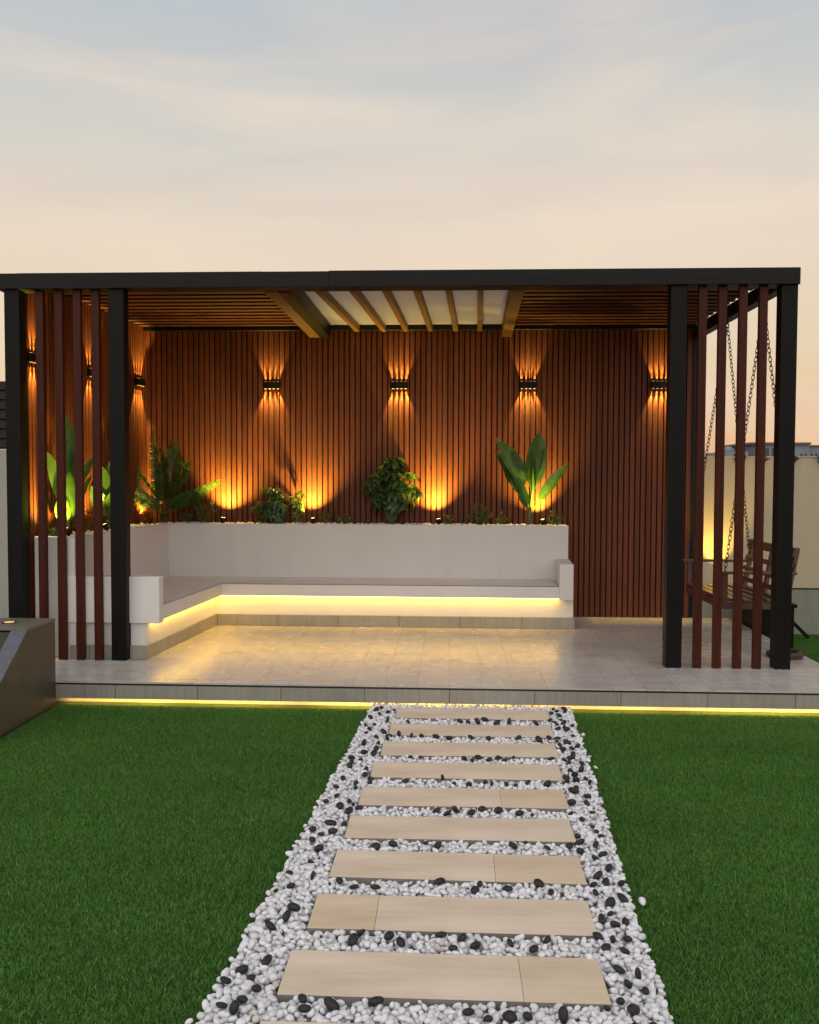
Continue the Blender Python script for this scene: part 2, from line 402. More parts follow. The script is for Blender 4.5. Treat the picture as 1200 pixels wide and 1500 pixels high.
for z in (DZ+.112, SB): P += [(-3.01,7.0,z),(-2.447,7.0,z),(-2.325,8.66,z),(-2.97,8.66,z)]
b.hexa(P)
b.box(-2.96, 1.198, 8.6604, 9.158, DZ+.112, SB-.0005)
b.build('base', M['white'], bn)
b = MB()
P = []
for z in (DZ, DZ+.111): P += [(-3.06,6.978,z),(-2.436,6.978,z),(-2.313,8.649,z),(-2.97,8.649,z)]
b.hexa(P, .002)
b.box(-2.96, 1.212, 8.6494, 9.158, DZ, DZ+.1105, .002)
b.build('skirting', M['skirt'], bn)
b = MB()
P = []
for z in (SB-.014, .838): P += [(-3.072,6.972,z),(-2.325,6.972,z),(-2.322,7.074,z),(-3.068,7.074,z)]
b.hexa(P, .006); b.build('armrest', M['white'], bn)
b = MB(); b.hexa([(1.051,8.556,SB-.012),(1.185,8.556,SB-.012),(1.212,9.159,SB-.012),(1.078,9.159,SB-.012),(1.051,8.556,.812),(1.185,8.556,.812),(1.212,9.159,.812),(1.078,9.159,.812)], .006)
b.build('armrest', M['white'], bn)
b = MB()
b.bar((-2.408,7.08,SB-.007), (-2.292,8.60,SB-.007), .027, .007)
b.box(-2.285, 1.16, 8.605, 8.632, SB-.010, SB-.003)
b.build('led_strip', M['led'], bn)

# ------------------------------------------------------------------ lights helper
def spot(parent, loc, aim, power, col, size, blend=.5, rad=.005):
    l = bpy.data.lights.new('bulb', 'SPOT'); l.energy = power; l.color = col; l.spot_size = R(size); l.spot_blend = blend; l.shadow_soft_size = rad
    o = bpy.data.objects.new('bulb', l); COL.objects.link(o)
    o.rotation_euler = Vector(aim).to_track_quat('-Z', 'Y').to_euler()
    o.parent = parent; o.location = Vector(loc)-parent.location
    return o
AMB = (1, .68, .13)
def wall_lamp(x, y, z, nx, ny, label, seed):
    """body sticks out along (nx,ny) from a wall whose slat faces pass through (x,y)"""
    n = Vector((nx, ny, 0)).normalized(); tv = Vector((-n.y, n.x, 0))
    r = thing('wall_light', label, 'wall light', (x, y, z), 'up and down lights on the slatted walls')
    c = Vector((x, y, z))
    def pt(a, d, h): return c+tv*a+n*d+Vector((0,0,h))
    b = MB(); w = .094; D = .062; hh = .034
    prof = [(-w,.002),(w,.002),(w,.030),(w*.82,.048),(w*.42,D),(0,D+.004),(-w*.42,D),(-w*.82,.048),(-w,.030)]
    for h0, h1, sc in ((-hh, hh, 1.0),):
        P = [pt(a, d, h0) for a, d in prof]+[pt(a, d, h1) for a, d in prof]; k = len(prof)
        b.add(P, [tuple(range(k)), tuple(range(2*k-1, k-1, -1))]+[(i,(i+1)%k,(i+1)%k+k,i+k) for i in range(k)])
    b.build('lamp_body', M['black'], r)
    for sgn in (1, -1):
        b = MB()
        for a in (-.066,-.022,.022,.066):
            ring = [pt(a+.013*math.cos(q), .026+.013*math.sin(q), sgn*(hh+.0015)) for q in [i*math.pi/5 for i in range(10)]]
            ring2 = [pt(a+.010*math.cos(q), .026+.010*math.sin(q), sgn*(hh+.006)) for q in [i*math.pi/5 for i in range(10)]]
            b.add(ring+ring2, [(i,(i+1)%10,(i+1)%10+10,i+10) for i in range(10)]+[tuple(range(10,20))])
        b.build('lens', M['lens'], r)
        for i, a in enumerate((-.066,-.022,.022,.066)):
            fan = (-.19,-.05,.05,.19)[i]*random.uniform(.85,1.15)
            aim = Vector((0,0,sgn))+tv*fan-n*.045
            spot(r, pt(a*1.0, .020, sgn*(hh+.010)), aim, 34 if sgn > 0 else 52, AMB, 30 if sgn > 0 else 34, .9, .004)
            spot(r, pt(a*1.0, .016, sgn*(hh+.010)), Vector((0,0,sgn))+tv*fan*.7-n*.30, 4.0, AMB, 40, 1.0, .004)
    return r
for i, (x, lb) in enumerate(((-1.902,'black up and down wall light above the low spreading umbrella plant'),
    (-.546,'black up and down wall light above the bushy dome-shaped plant'),
    (.807,'black up and down wall light above the broad upright banana-like leaves'),
    (2.169,'black up and down wall light half hidden by the second post from the right'))):
    wall_lamp(x, 9.418, 2.612, 0, -1, lb, i)
for (x, y, z, lb) in ((-3.412,7.13,2.60,'black wall light beside the far left post on the slatted side wall'),
    (-3.342,8.16,2.60,'black wall light on the side wall seen between the third and fourth screen slats'),
    (-3.270,9.20,2.625,'black wall light on the side wall by the inner corner, above the palm')):
    wall_lamp(x, y, z, 1, -.066, lb, 9)

# planter spotlights
def up_spot(x, y, aim, power, label, size=116, col=(1,.68,.10), visible=True):
    z = PT-.03
    r = thing('garden_spotlight', label, 'spotlight', (x, y, z), 'spotlights among the planter plants')
    a = Vector(aim).normalized()
    h = Vector((x, y, z+.055))
    b = MB(); b.tube([(x,y,z-.06),(x,y,z+.03),h-a*.01], .006, 6); b.build('stake', M['black'], r)
    b = MB(); b.tube([h-a*.028, h-a*.02, h+a*.03, h+a*.032], [.014,.022,.026,.023], 12); b.build('lamp_head', M['black'], r, True)
    b = MB(); b.tube([h+a*.0325, h+a*.034], [.020,.019], 12); b.build('lens', M['lens_small'], r)
    spot(r, h+a*.04, a, power, col, size, 1.0, .012)
up_spot(-2.40, 9.262, (.10,.13,.95), 197, 'spotlight at the planter foot right of the palm')
up_spot(-1.44, 9.262, (-.12,.13,.95), 182, 'black spotlight just right of the low spreading umbrella plant')
up_spot(-.12, 9.262, (-.16,.13,.95), 197, 'spotlight right of the bushy dome-shaped plant')
up_spot(.965, 9.285, (-.20,.11,.95), 161, 'spotlight right of the broad upright leaves at the planter end')
up_spot(-3.17, 9.20, (-.28,.30,.9), 61, 'spotlight at the inner corner of the planter beside the palm')
up_spot(-3.12, 7.90, (-.42,.05,.9), 61, 'spotlight by the small red plant behind the screen slats')
up_spot(-3.17, 7.22, (-.50,.10,.85), 61, 'spotlight at the front end of the left planter near the far left post')
up_spot(-3.10, 7.30, (-.35,.25,.85), 38, 'spotlight under the tall upright leaves in the left planter', 60, (1,.75,.12))

# ------------------------------------------------------------------ plants
def bez(p, t):
    p0, p1, p2 = p; return p0*(1-t)**2+p1*2*t*(1-t)+p2*t*t
def leaf(b, P0, P1, P2, width, face=(0,-1,.3), n=10, fold=.25, prof=None, wave=0., rnd=None):
    P = [Vector(q) for q in (P0,P1,P2)]; face = Vector(face).normalized()
    V = []; F = []; ph = random.random()*6
    for i in range(n+1):
        t = i/n; c = bez(P, t); d = (bez(P, min(1,t+.02))-bez(P, max(0,t-.02))).normalized()
        side = d.cross(face)
        side = side.normalized() if side.length > 1e-4 else Vector((1,0,0))
        nn = side.cross(d).normalized()
        w = width*.5*(prof(t) if prof else math.sin(math.pi*min(1,t**.8*.98+.02))**.75)
        for k in (-1,-.55,0,.55,1):
            off = side*w*k + nn*(fold*w*abs(k) + wave*w*math.sin(t*19+ph+k*2)*abs(k))
            V.append(c+off)
        if i:
            a = (i-1)*5; e = i*5
            F += [(a+k,a+k+1,e+k+1,e+k) for k in range(4)]
    b.add(V, F, rnd)
def big_prof(t):
    if t < .36: return .085
    u = (t-.36)/.64
    return max(.03, math.sin(math.pi*(u**.75))**.6)

def banana(x, y, leaves, label, name='banana_plant', h=.25, group=None, z0=.02):
    r = thing(name, label, 'plant', (x, y, PT-.02), group)
    b = MB(); b.noflip = True
    o = Vector((x, y, PT-.02))
    for (p1, p2, w, face) in leaves:
        P2 = o+Vector(p2); P1 = o+Vector(p1)
        leaf(b, o+Vector((random.uniform(-.012,.012),0,z0)), P1, P2, w, face, 16, .30, big_prof, .10)
    b.build('leaves', M['banana'], r, True)
    b = MB(); b.tube([o-Vector((0,0,.04)), o+Vector((0,0,h*.5)), o+Vector((.01,0,h))], [.030,.024,.010], 8); b.build('stem', M['stem'], r, True)
    return r
# bird-of-paradise at the right end of the planter
banana(.82, 9.245, [((-.12,-.03,.50),(-.31,-.14,.86),.27,(.5,-1,.2)), ((-.06,.03,.55),(-.36,.02,.93),.12,(-.5,-1,.3)),
                   ((.02,.02,.55),(.10,.0,.98),.23,(.25,-1,0)), ((.06,.04,.5),(.14,.05,.93),.15,(-.9,-.8,.1)),
                   ((.10,-.06,.32),(.38,-.14,.66),.13,(-.35,-1,.6)), ((-.14,-.08,.40),(-.38,-.2,.80),.12,(.3,-.8,.8)), ((-.05,-.07,.22),(-.13,-.10,.52),.11,(.2,-1,.2)),
                   ((-.16,-.09,.50),(-.35,-.22,.74),.07,(0,-.3,1)), ((.03,-.03,.35),(.04,-.03,.80),.09,(1,-.5,0))],
       'tall plant with broad glossy banana-like leaves at the right end of the planter', h=.2, z0=.12)
# tall plant in the front of the left planter
banana(-3.24, 7.36, [((-.02,.02,.6),(.02,-.03,1.03),.13,(.3,-1,0)), ((.03,.0,.5),(.10,-.02,.98),.12,(-.2,-1,.1)),
                     ((-.05,.03,.4),(-.16,-.02,.72),.11,(.4,-1,.3)), ((.04,-.02,.25),(.05,-.05,.55),.13,(0,-1,.2)),
                     ((.08,.02,.5),(.28,.0,.70),.09,(-.4,-1,.5)), ((-.02,-.03,.15),(-.02,-.05,.36),.13,(.2,-1,.2)), ((.06,0,.25),(.22,.0,.52),.09,(-.4,-1,.4))],
       'tall upright yellow-green lit leaves seen between the left screen slats')
banana(-3.20, 8.25, [((-.05,-.02,.40),(-.10,-.06,.62),.16,(.3,-1,.3)), ((.05,-.03,.35),(.14,-.08,.60),.16,(-.3,-1,.4)),
                     ((.02,-.05,.2),(.10,-.15,.38),.17,(0,-1,.5)), ((-.06,-.05,.2),(-.14,-.14,.42),.15,(.3,-1,.5)), ((.0,.02,.4),(.02,.02,.72),.14,(0,-1,0))],
       'dark green broad-leaved plant partly behind the second post from the left', 'leafy_plant', .15)

def palm(x, y, label):
    o = Vector((x, y, PT-.02)); r = thing('palm', label, 'palm', o)
    b = MB(); b.noflip = True; sb = MB()
    fr = [((-.05,-.05,.55),(-.06,-.12,.98),.17), ((.04,-.02,.55),(.12,-.08,.86),.19), ((.10,-.03,.45),(.27,-.10,.66),.17), ((-.01,-.10,.40),(.03,-.2,.62),.17),
          ((.08,-.08,.50),(.20,-.2,.80),.19), ((.0,-.05,.5),(-.02,-.16,.80),.18), ((.20,-.05,.30),(.60,-.10,.46),.12), ((.16,.0,.30),(.38,-.06,.30),.10), ((-.18,-.06,.35),(-.30,-.14,.62),.16),
          ((-.15,-.10,.30),(-.34,-.2,.40),.14), ((.14,-.10,.28),(.34,-.2,.36),.14), ((-.10,-.04,.22),(-.26,-.10,.30),.10)]
    for (p1, p2, L) in fr:
        P = [o+Vector((0,0,.16)), o+Vector(p1), o+Vector(p2)]
        n = 32
        sb.tube([bez(P, i/12) for i in range(13)], [.007-.0055*i/12 for i in range(13)], 5)
        for i in range(5, n+1):
            t = i/n; c = bez(P, t); d = (bez(P, min(1,t+.03))-bez(P, max(0,t-.03))).normalized()
            side = d.cross(Vector((0,-.8,.6))).normalized()
            l = L*math.sin(math.pi*min(.93, .18+t*.78))**.6*random.uniform(.85,1.1)
            for s in (-1, 1):
                e = c+side*s*l*.62+d*l*.80+Vector((0,random.uniform(-.03,.02),-.10*l/.2))
                m = c+side*s*l*.42+d*l*.28+Vector((0,0,.01))
                leaf(b, c, m, e, .019, (0,-.8,.6), 3, .2)
    b.build('fronds', M['palm'], r, True)
    sb.tube([o-Vector((0,0,.04)), o+Vector((.0,0,.10)), o+Vector((0,0,.20))], [.028,.022,.012], 8)
    sb.build('stem', M['stem'], r, True)
palm(-3.02, 9.27, 'feathery green palm in the inner corner of the planter')

def umbrella_plant(x, y, w, h, n, label, low=.25, lobes=None, lsz=1.):
    o = Vector((x, y, PT-.02)); r = thing('umbrella_plant', label, 'plant', o)
    b = MB(); b.noflip = True; sb = MB()
    for i in range(n):
        if lobes:
            cx, cz, rx, rz = random.choice(lobes)
            a = random.uniform(0, 6.28); q = random.random()**.5
            c = o+Vector((cx+math.cos(a)*rx*q, random.uniform(-.11,.07), cz+math.sin(a)*rz*q))
        else:
            u = random.uniform(-1,1); t = random.random()
            zz = low+(1-low)*t; rad = math.sin(math.pi*min(1,max(0.08,(1.02-zz)*.95+.12)))**.7
            c = o+Vector((u*w/2*rad, random.uniform(-.16,.08)*rad, h*zz))
        out = (c-(o+Vector((0,0,h*.45)))); out.y -= .05; out = out.normalized()
        up = (Vector((0,0,.8))+out*.9).normalized()
        mid = o+Vector(((c.x-o.x)*.35, (c.y-o.y)*.3, (c.z-o.z)*.62))
        sb.tube([bez([o+Vector((random.uniform(-.02,.02),0,.0)), mid, c], k/5) for k in range(6)], [.0045,.004,.0035,.003,.0025,.002], 4)
        side = up.orthogonal().normalized(); s2 = up.cross(side)
        m = random.choice((6,7,8)); ph = random.random()*6; L = random.uniform(.07,.12)*lsz; rn = random.random()
        for k in range(m):
            a = ph+2*math.pi*k/m; d = side*math.cos(a)+s2*math.sin(a)
            e = c+d*L-up*L*random.uniform(.25,.6)-Vector((0,0,.012)); mm = c+d*L*.55+up*L*.10
            leaf(b, c, mm, e, L*.46, tuple(up), 5, .2, None, 0, min(1,max(0,rn+random.uniform(-.15,.15))))
    b.build('leaves', M['scheff'], r, True); sb.build('stems', M['stem'], r, True)
umbrella_plant(-.62, 9.30, .44, .76, 78, 'bushy dome-shaped umbrella plant in the middle of the planter', .26,
               [(.0,.62,.10,.08),(-.19,.50,.11,.07),(.12,.52,.13,.09),(-.04,.40,.23,.09),(.22,.36,.11,.08),(-.12,.27,.12,.07),(.14,.24,.12,.07),(.02,.68,.05,.05),(-.2,.44,.08,.05)])
umbrella_plant(-1.84, 9.30, .5, .45, 30, 'low spreading umbrella plant with gaps between its leaf whorls', .2,
               [(-.04,.36,.09,.07),(-.17,.20,.09,.07),(.17,.32,.10,.09),(.0,.18,.10,.08),(.20,.16,.08,.09),(.0,.10,.1,.06)], .8)

def shrub(x, y, w, h, n, label, kind='shrub', mat='shrub', z=None, lw=.012, ll=.05, up=1., name='low_shrub', group='small green shrubs along the planter'):
    o = Vector((x, y, (PT-.03) if z is None else z)); r = thing(name, label, 'shrub', o, group)
    b = MB(); b.noflip = True; sb = MB()
    for s in range(max(4, n//12)):
        a = random.uniform(-1,1); tip = o+Vector((a*w/2, random.uniform(-.06,.06), h*(1-.45*abs(a))*random.uniform(.65,1.05)))
        base = o+Vector((a*w*.15, random.uniform(-.02,.02), 0)); mid = (base+tip)/2+Vector((0,0,h*.12))
        P = [base, mid, tip]; sb.tube([bez(P,k/4) for k in range(5)], [.003,.0028,.002,.0015,.001], 4)
        for k in range(14):
            t = .15+.85*k/13; c = bez(P, t)
            d = Vector((random.uniform(-1,1), random.uniform(-1,.6), random.uniform(.1,1.2)*up)).normalized()
            l = ll*random.uniform(.6,1.2)
            leaf(b, c, c+d*l*.5+Vector((0,0,.004)), c+d*l, lw, (random.uniform(-.5,.5),-1,.5), 3, .1)
    b.build('leaves', M[mat], r, True); sb.build('stems', M['stem'], r, True)
shrub(-2.62, 9.31, .26, .34, 110, 'loose upright shrub between the palm and the first back spotlight')
shrub(-3.02, 9.235, .16, .20, 60, 'little yellowish shrub in front of the palm foot')
shrub(-2.80, 9.31, .14, .18, 40, 'tiny shrub just right of the palm stem')
shrub(-1.30, 9.31, .20, .21, 70, 'dim little shrub just right of the second back spotlight')
shrub(-1.12, 9.31, .16, .15, 50, 'dim little shrub left of the bushy dome-shaped plant')
shrub(-1.98, 9.25, .14, .12, 40, 'sprig at the left foot of the low spreading plant')
shrub(-.02, 9.30, .15, .13, 50, 'short sprig beside the spotlight right of the dome-shaped plant')
shrub(.30, 9.31, .28, .27, 110, 'dark shrub between the dome-shaped plant and the broad-leaved plant')
shrub(.52, 9.31, .14, .16, 40, 'small dark sprig left of the broad-leaved plant')
shrub(1.08, 9.31, .16, .19, 60, 'last small shrub at the right end of the planter')
shrub(-3.22, 7.62, .20, .18, 60, 'low shrub behind the second screen slat from the left')
shrub(-3.26, 7.16, .14, .13, 50, 'low sprig at the front end of the left planter')
shrub(-3.15, 8.02, .12, .12, 40, 'low sprig between the red plant and the dark broad-leaved plant')
shrub(-3.22, 7.74, .20, .26, 70, 'small red-leaved croton seen between the screen slats', mat='croton', lw=.016, ll=.08, name='croton', group=None)
shrub(-3.20, 9.12, .18, .30, 60, 'red-leaved croton beside the second post from the left', mat='croton', lw=.016, ll=.08, name='croton', group=None)

# ------------------------------------------------------------------ pebbles (numpy)
bm = bmesh.new(); bmesh.ops.create_icosphere(bm, subdivisions=2, radius=1)
ICO_V = np.array([v.co[:] for v in bm.verts]); ICO_F = np.array([[v.index for v in f.verts] for f in bm.faces]); bm.free()
def raw_mesh(name, V, F, rnd, mat, smooth=True):
    me = bpy.data.meshes.new(name)
    me.vertices.add(len(V)); me.vertices.foreach_set('co', V.astype(np.float32).ravel())
    me.loops.add(F.size); me.loops.foreach_set('vertex_index', F.astype(np.int32).ravel())
    k = F.shape[1]; me.polygons.add(len(F)); me.polygons.foreach_set('loop_start', np.arange(0, F.size, k, dtype=np.int32))
    me.polygons.foreach_set('loop_total', np.full(len(F), k, dtype=np.int32))
    me.update(calc_edges=True)
    at = me.attributes.new('rnd', 'FLOAT', 'POINT'); at.data.foreach_set('value', rnd.astype(np.float32))
    if smooth: me.shade_smooth()
    me.materials.append(mat); o = bpy.data.objects.new(name, me); COL.objects.link(o); return o
def pebble_shape(n):
    V = ICO_V[None].repeat(n, 0).copy()
    for k in range(7):
        d = rng.normal(size=(n,1,3)); d /= np.linalg.norm(d, axis=2, keepdims=True)
        pr = (V*d).sum(2, keepdims=True); V *= 1+(rng.uniform(-.16,.04,(n,1,1))*pr**2+rng.uniform(-.10,.10,(n,1,1))*pr if k < 3 else rng.uniform(-.045,.045,(n,1,1))*np.sin(pr*4.5+k))
    return V
def rots(n, tilt):
    a = rng.uniform(0, 2*np.pi, n); t1 = rng.normal(0, tilt, n); t2 = rng.normal(0, tilt, n)
    def m(ax, an):
        c, s = np.cos(an), np.sin(an); z = np.zeros(n); o = np.ones(n)
        rows = {'z':[c,-s,z,s,c,z,z,z,o],'x':[o,z,z,z,c,-s,z,s,c],'y':[c,z,s,z,o,z,-s,z,c]}[ax]
        return np.stack(rows, 1).reshape(n,3,3)
    return m('z',a)@m('x',t1)@m('y',t2)
def pebbles(name, pts, rad, mat, tilt=.5):
    n = len(pts); V = pebble_shape(n)
    s = np.stack([rad*rng.uniform(1.0,1.45,n), rad*rng.uniform(.8,1.1,n), rad*rng.uniform(.6,.85,n)], 1)
    V = V*s[:,None]; V = np.einsum('nij,nkj->nki', rots(n, tilt), V)+pts[:,None]
    F = (ICO_F[None]+np.arange(n)[:,None,None]*len(ICO_V)).reshape(-1,3)
    return raw_mesh(name, V.reshape(-1,3), F, rng.random(n).repeat(len(ICO_V)), mat)

# stepping slabs: (far edge y, left x, right x, seam x or None)
TOPS = [6.14,5.743,5.345,4.96,4.555,4.16,3.76,3.357,2.947,2.556,2.16,1.76,1.36]
SEAM = {5:.26, 7:.19, 8:-.265, 9:.235, 11:.1}
SL = []
names = {1:'half-hidden slab touching the glowing deck edge',2:'second slab from the deck',3:'third slab from the deck',4:'fourth slab from the deck',5:'fifth slab from the deck, with a faint seam',
 6:'sixth slab from the deck',7:'seventh slab from the deck, with a short piece at its right end',8:'eighth slab from the deck, with a short piece at its left end',9:'widest whole slab in front, with a seam towards the right',10:'cut-off slab at the bottom edge of the picture'}
for i, yt in enumerate(TOPS):
    k = i+1; xc = .5*(plx(yt-.13)+prx(yt-.13))+.014+random.uniform(-.004,.004); wd = 1.035
    x0, x1 = xc-wd/2, xc+wd/2; y1, y0 = yt, yt-.262
    SL.append((x0,x1,y0,y1))
    if k > 11: continue
    r = thing('stepping_slab', 'pale travertine '+names.get(k, 'slab nearest the camera, below the picture edge'), 'stepping slab', (xc, yt-.13, 0), 'travertine stepping slabs')
    r.rotation_euler = (random.gauss(0,.0015), random.gauss(0,.002), random.gauss(0,.004))
    sx = SEAM.get(k)
    segs = [(x0,x1,'trav')] if sx is None else [(x0,sx-.0005,'trav'),(sx+.0005,x1,'trav2')]
    if k == 8: segs = [(x0,sx-.0005,'trav2'),(sx+.0005,x1,'trav')]
    for a, c, mm in segs:
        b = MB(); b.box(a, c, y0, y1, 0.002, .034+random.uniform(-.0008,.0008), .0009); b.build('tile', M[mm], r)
def in_slab(x, y, m):
    for (x0,x1,y0,y1) in SL:
        if x0-m < x < x1+m and y0-m < y < y1+m: return True
    return False
def strip_pts(pitch, prob, zf, mrg, y0=1.0, y1=6.26):
    out = []; j = 0; y = y0
    while y < y1:
        x = plx(y)-.005+(j%2)*pitch/2
        while x < prx(y)+.008:
            px, py = x+random.uniform(-.36,.36)*pitch, y+random.uniform(-.36,.36)*pitch
            if random.random() < prob and not in_slab(px, py, mrg): out.append((px, py, zf()))
            x += pitch
        y += pitch*.87; j += 1
    return out
pts = strip_pts(.0245, 1, lambda: random.uniform(.008,.016), .007)+strip_pts(.026, .85, lambda: random.uniform(.022,.032), .011)
for q in range(9):
    y = random.uniform(2.4,6); sd = random.choice((-1,1)); pts.append(((plx(y)-random.uniform(.01,.05)) if sd < 0 else (prx(y)+random.uniform(.01,.05)), y, .020))
pts = np.array(pts); gv = pebbles('gravel', pts, rng.uniform(.0092,.0155,len(pts)), M['peb']); gv['kind'] = 'stuff'
tag(gv, 'white pebbles filling the path around the stepping slabs', 'gravel')
# strays on the turf edge
# white stones on the planter
pp = []
for i in range(900): pp.append((random.uniform(-3.05,1.15), random.uniform(9.19,9.40), PT-.014+random.uniform(-.008,.012)))
for i in range(420):
    y = random.uniform(7.08,9.2); e = (y-7.0)/2.16; pp.append((random.uniform(-3.36+.13*e,-3.03+.07*e), y, PT-.016+random.uniform(-.008,.012)))
pp = np.array(pp); g2 = pebbles('gravel', pp, rng.uniform(.010,.018,len(pp)), M['peb']); g2['kind'] = 'stuff'
tag(g2, 'small white stones covering the soil of the raised planter', 'gravel')

# black pebbles: every one an object
shapes = []
for i in range(14):
    V = pebble_shape(1)[0]*np.array([random.uniform(1.15,1.5),random.uniform(.8,1.0),random.uniform(.55,.8)])
    me = bpy.data.meshes.new('black_pebble'); me.from_pydata([tuple(v) for v in V], [], [tuple(int(q) for q in f) for f in ICO_F]); me.shade_smooth(); me.materials.append(M['bpeb']); shapes.append(me)
placed = []
def try_black(x, y, s, z=None):
    for (a, c, q) in placed:
        if (a-x)**2+(c-y)**2 < (.026*(s+q))**2: return False
    placed.append((x, y, s)); return True
rb = random.Random(21)
for i in range(len(SL)-1):        # gaps between the slabs
    x0,x1,y0,y1 = SL[i]; g0 = SL[i+1][3]
    if y0 < 2.2: break
    n = rb.randint(8,11)
    for k in range(n*6):
        if sum(1 for p in placed if p[1] < y0 and p[1] > g0 and x0 < p[0] < x1) >= n: break
        x = rb.uniform(x0, x1)
        if rb.random() < .35 and placed: x = min(x1, max(x0, placed[-1][0]+rb.uniform(-.1,.1)))
        try_black(x, rb.uniform(g0+.025, y0-.025), rb.uniform(.75,1.3))
for side in (-1, 1):              # margins
    cnt = 0; tries = 0; want = 60 if side < 0 else 76
    while cnt < want and tries < 4000:
        tries += 1; y = 2.3+3.9*rb.random()**1.0
        xm = plx(y) if side < 0 else prx(y); wdt = .17 if side < 0 else .165
        x = xm - side*rb.uniform(.015, wdt)
        if in_slab(x, y, .012): continue
        if rb.random() < .28 and placed:
            px, py, _ = placed[-1]; x, y = px+rb.uniform(-.06,.06), py+rb.uniform(-.07,.07)
            if in_slab(x, y, .012) or not (plx(y)+.01 < x < prx(y)-.01) or not (2.2 < y < 6.17): continue
        if try_black(x, y, rb.uniform(.7,1.3)): cnt += 1
for (x, y, s) in placed:
    o = bpy.data.objects.new('black_pebble', rb.choice(shapes)); COL.objects.link(o)
    r_ = .0178*s; o.scale = (r_, r_, r_); o.location = (x, y, .036+r_*.35)
    o.rotation_euler = (rb.gauss(0,.35), rb.gauss(0,.35), rb.uniform(0,6.28))
    if rb.random() < .08: o.rotation_euler[1] = rb.uniform(.9,1.4); o.location.z += .008
    tag(o, 'smooth black pebble lying among the white pebbles of the path', 'pebble', 'black pebbles scattered over the white gravel')

# ------------------------------------------------------------------ turf
def turf(name, n, x0, x1, y0, y1, label, ok):
    x = rng.uniform(x0, x1, n); y = rng.uniform(y0, y1, n); k = ok(x, y); x, y = x[k], y[k]; n = len(x)
    h = rng.uniform(.006,.014,n); w = rng.uniform(.0014,.0024,n); a = rng.uniform(0,2*np.pi,n)
    lx = rng.normal(.0,.008,n); ly = rng.normal(0,.008,n)
    V = np.empty((n,3,3)); V[:,0] = np.stack([x-np.cos(a)*w, y-np.sin(a)*w, np.full(n,-.004)],1)
    V[:,1] = np.stack([x+np.cos(a)*w, y+np.sin(a)*w, np.full(n,-.004)],1); V[:,2] = np.stack([x+lx, y+ly, h],1)
    F = np.arange(n*3).reshape(n,3)
    o = raw_mesh(name, V.reshape(-1,3), F, np.clip(rng.normal(.5,.22,n),0,1).repeat(3), M['turf'], False)
    o['kind'] = 'stuff'; tag(o, label, 'grass'); return o
cheek = lambda x, y: (x < -2.80)&(y > 5.0)
turf('grass', 700000, -4.2, -.45, 1.2, 6.205, 'short artificial turf on the left of the pebble path', lambda x, y: (x < plx(y)+.004)&~cheek(x,y))
turf('grass', 700000, .5, 4.2, 1.2, 6.205, 'short artificial turf on the right of the pebble path', lambda x, y: (x > prx(y)-.004))
turf('grass', 160000, 2.95, 5.2, 6.30, 9.45, 'strip of artificial turf between the deck and the cream boundary wall', lambda x, y: x > 2.95)

# ------------------------------------------------------------------ garden steps at the left edge
st = thing('garden_steps', 'dark tiled raised steps with a sloping side wall at the left edge, beside the deck', 'steps', (-3.4, 5.8, 0))
b = MB(); b.prism([(6.205,0),(6.205,.607),(5.79,.607),(5.02,.035),(5.02,0)], 'x', -2.93, -2.83); b.build('cheek_wall', M['stone'], st)
b = MB(); b.hexa([(-2.935,5.015,.036),(-2.825,5.015,.036),(-2.825,5.79,.6085),(-2.935,5.79,.6085),(-2.935,5.01,.046),(-2.825,5.01,.046),(-2.825,5.785,.6185),(-2.935,5.785,.6185)], .002); b.build('sloped_coping', M['nosing'], st)  # sloped top of the cheek, its bluish sky light painted in the colour
b = MB(); b.box(-4.8, -2.931, 5.79, 6.205, 0, .596, .003); b.build('landing', M['stone'], st)
b = MB(); b.box(-4.8, -2.826, 5.775, 6.208, .6075, .625, .003); b.build('landing_tile', M['stonetop'], st)
for i, (yy, zz) in enumerate(((5.55,.45),(5.30,.30),(5.05,.15))):
    b = MB(); b.box(-4.8, -2.936, yy, 5.788-.0, zz-.15+.001, zz-.012, .002); b.build('step', M['stone'], st)
    b = MB(); b.box(-4.8, -2.936, yy-.012, yy+.24, zz-.0115, zz, .002); b.build('nosing', M['nosing'], st)
b = MB(); b.tube([(-3.06,6.0,.622),(-3.06,6.0,.628)], .05, 16); fl = b.build('floor_light', M['black'], st)
b = MB(); b.tube([(-3.06,6.0,.6285),(-3.06,6.0,.630)], .034, 16); b.build('light_lens', M['lens'], st)

# ------------------------------------------------------------------ boundary walls
w = thing('boundary_wall', 'cream rendered boundary wall with a tiled foot on the right, behind the swing', 'wall', (3.5, 9.6, 0))
b = MB(); b.box(2.64, 6.5, 9.482, 9.66, .0, 1.862, .006); b.build('rendered_wall', M['bwall'], w)
b = MB(); b.box(2.645, 6.5, 9.466, 9.4815, 0, .478, .001); b.build('tiled_foot', M['wskirt'], w)
b = MB(); b.box(2.645, 6.5, 9.462, 9.4815, .4785, .492, .001); b.build('foot_trim', M['cladback'], w)
b = MB(); b.box(2.63, 6.5, 9.474, 9.668, 1.8625, 1.876, .003); b.build('coping', M['bwall'], w)
w = thing('boundary_wall', 'grey-white rendered boundary wall at the far left edge below the black louvres', 'wall', (-4.6, 9.6, 0))
b = MB(); b.box(-7.5, -3.66, 9.47, 9.66, 0, 1.93, .012); b.build('rendered_wall', M['lwall'], w)
w = thing('louvre_screen', 'black louvred metal screen standing on the grey-white wall at the left edge', 'screen', (-4.6, 9.55, 1.93))
b = MB()
for i in range(7): b.bar((-7.3, 9.55, 1.99+i*.105), (-3.72, 9.55, 1.99+i*.105), .07, .094, (0,.25,1))
b.build('louvres', M['black'], w)
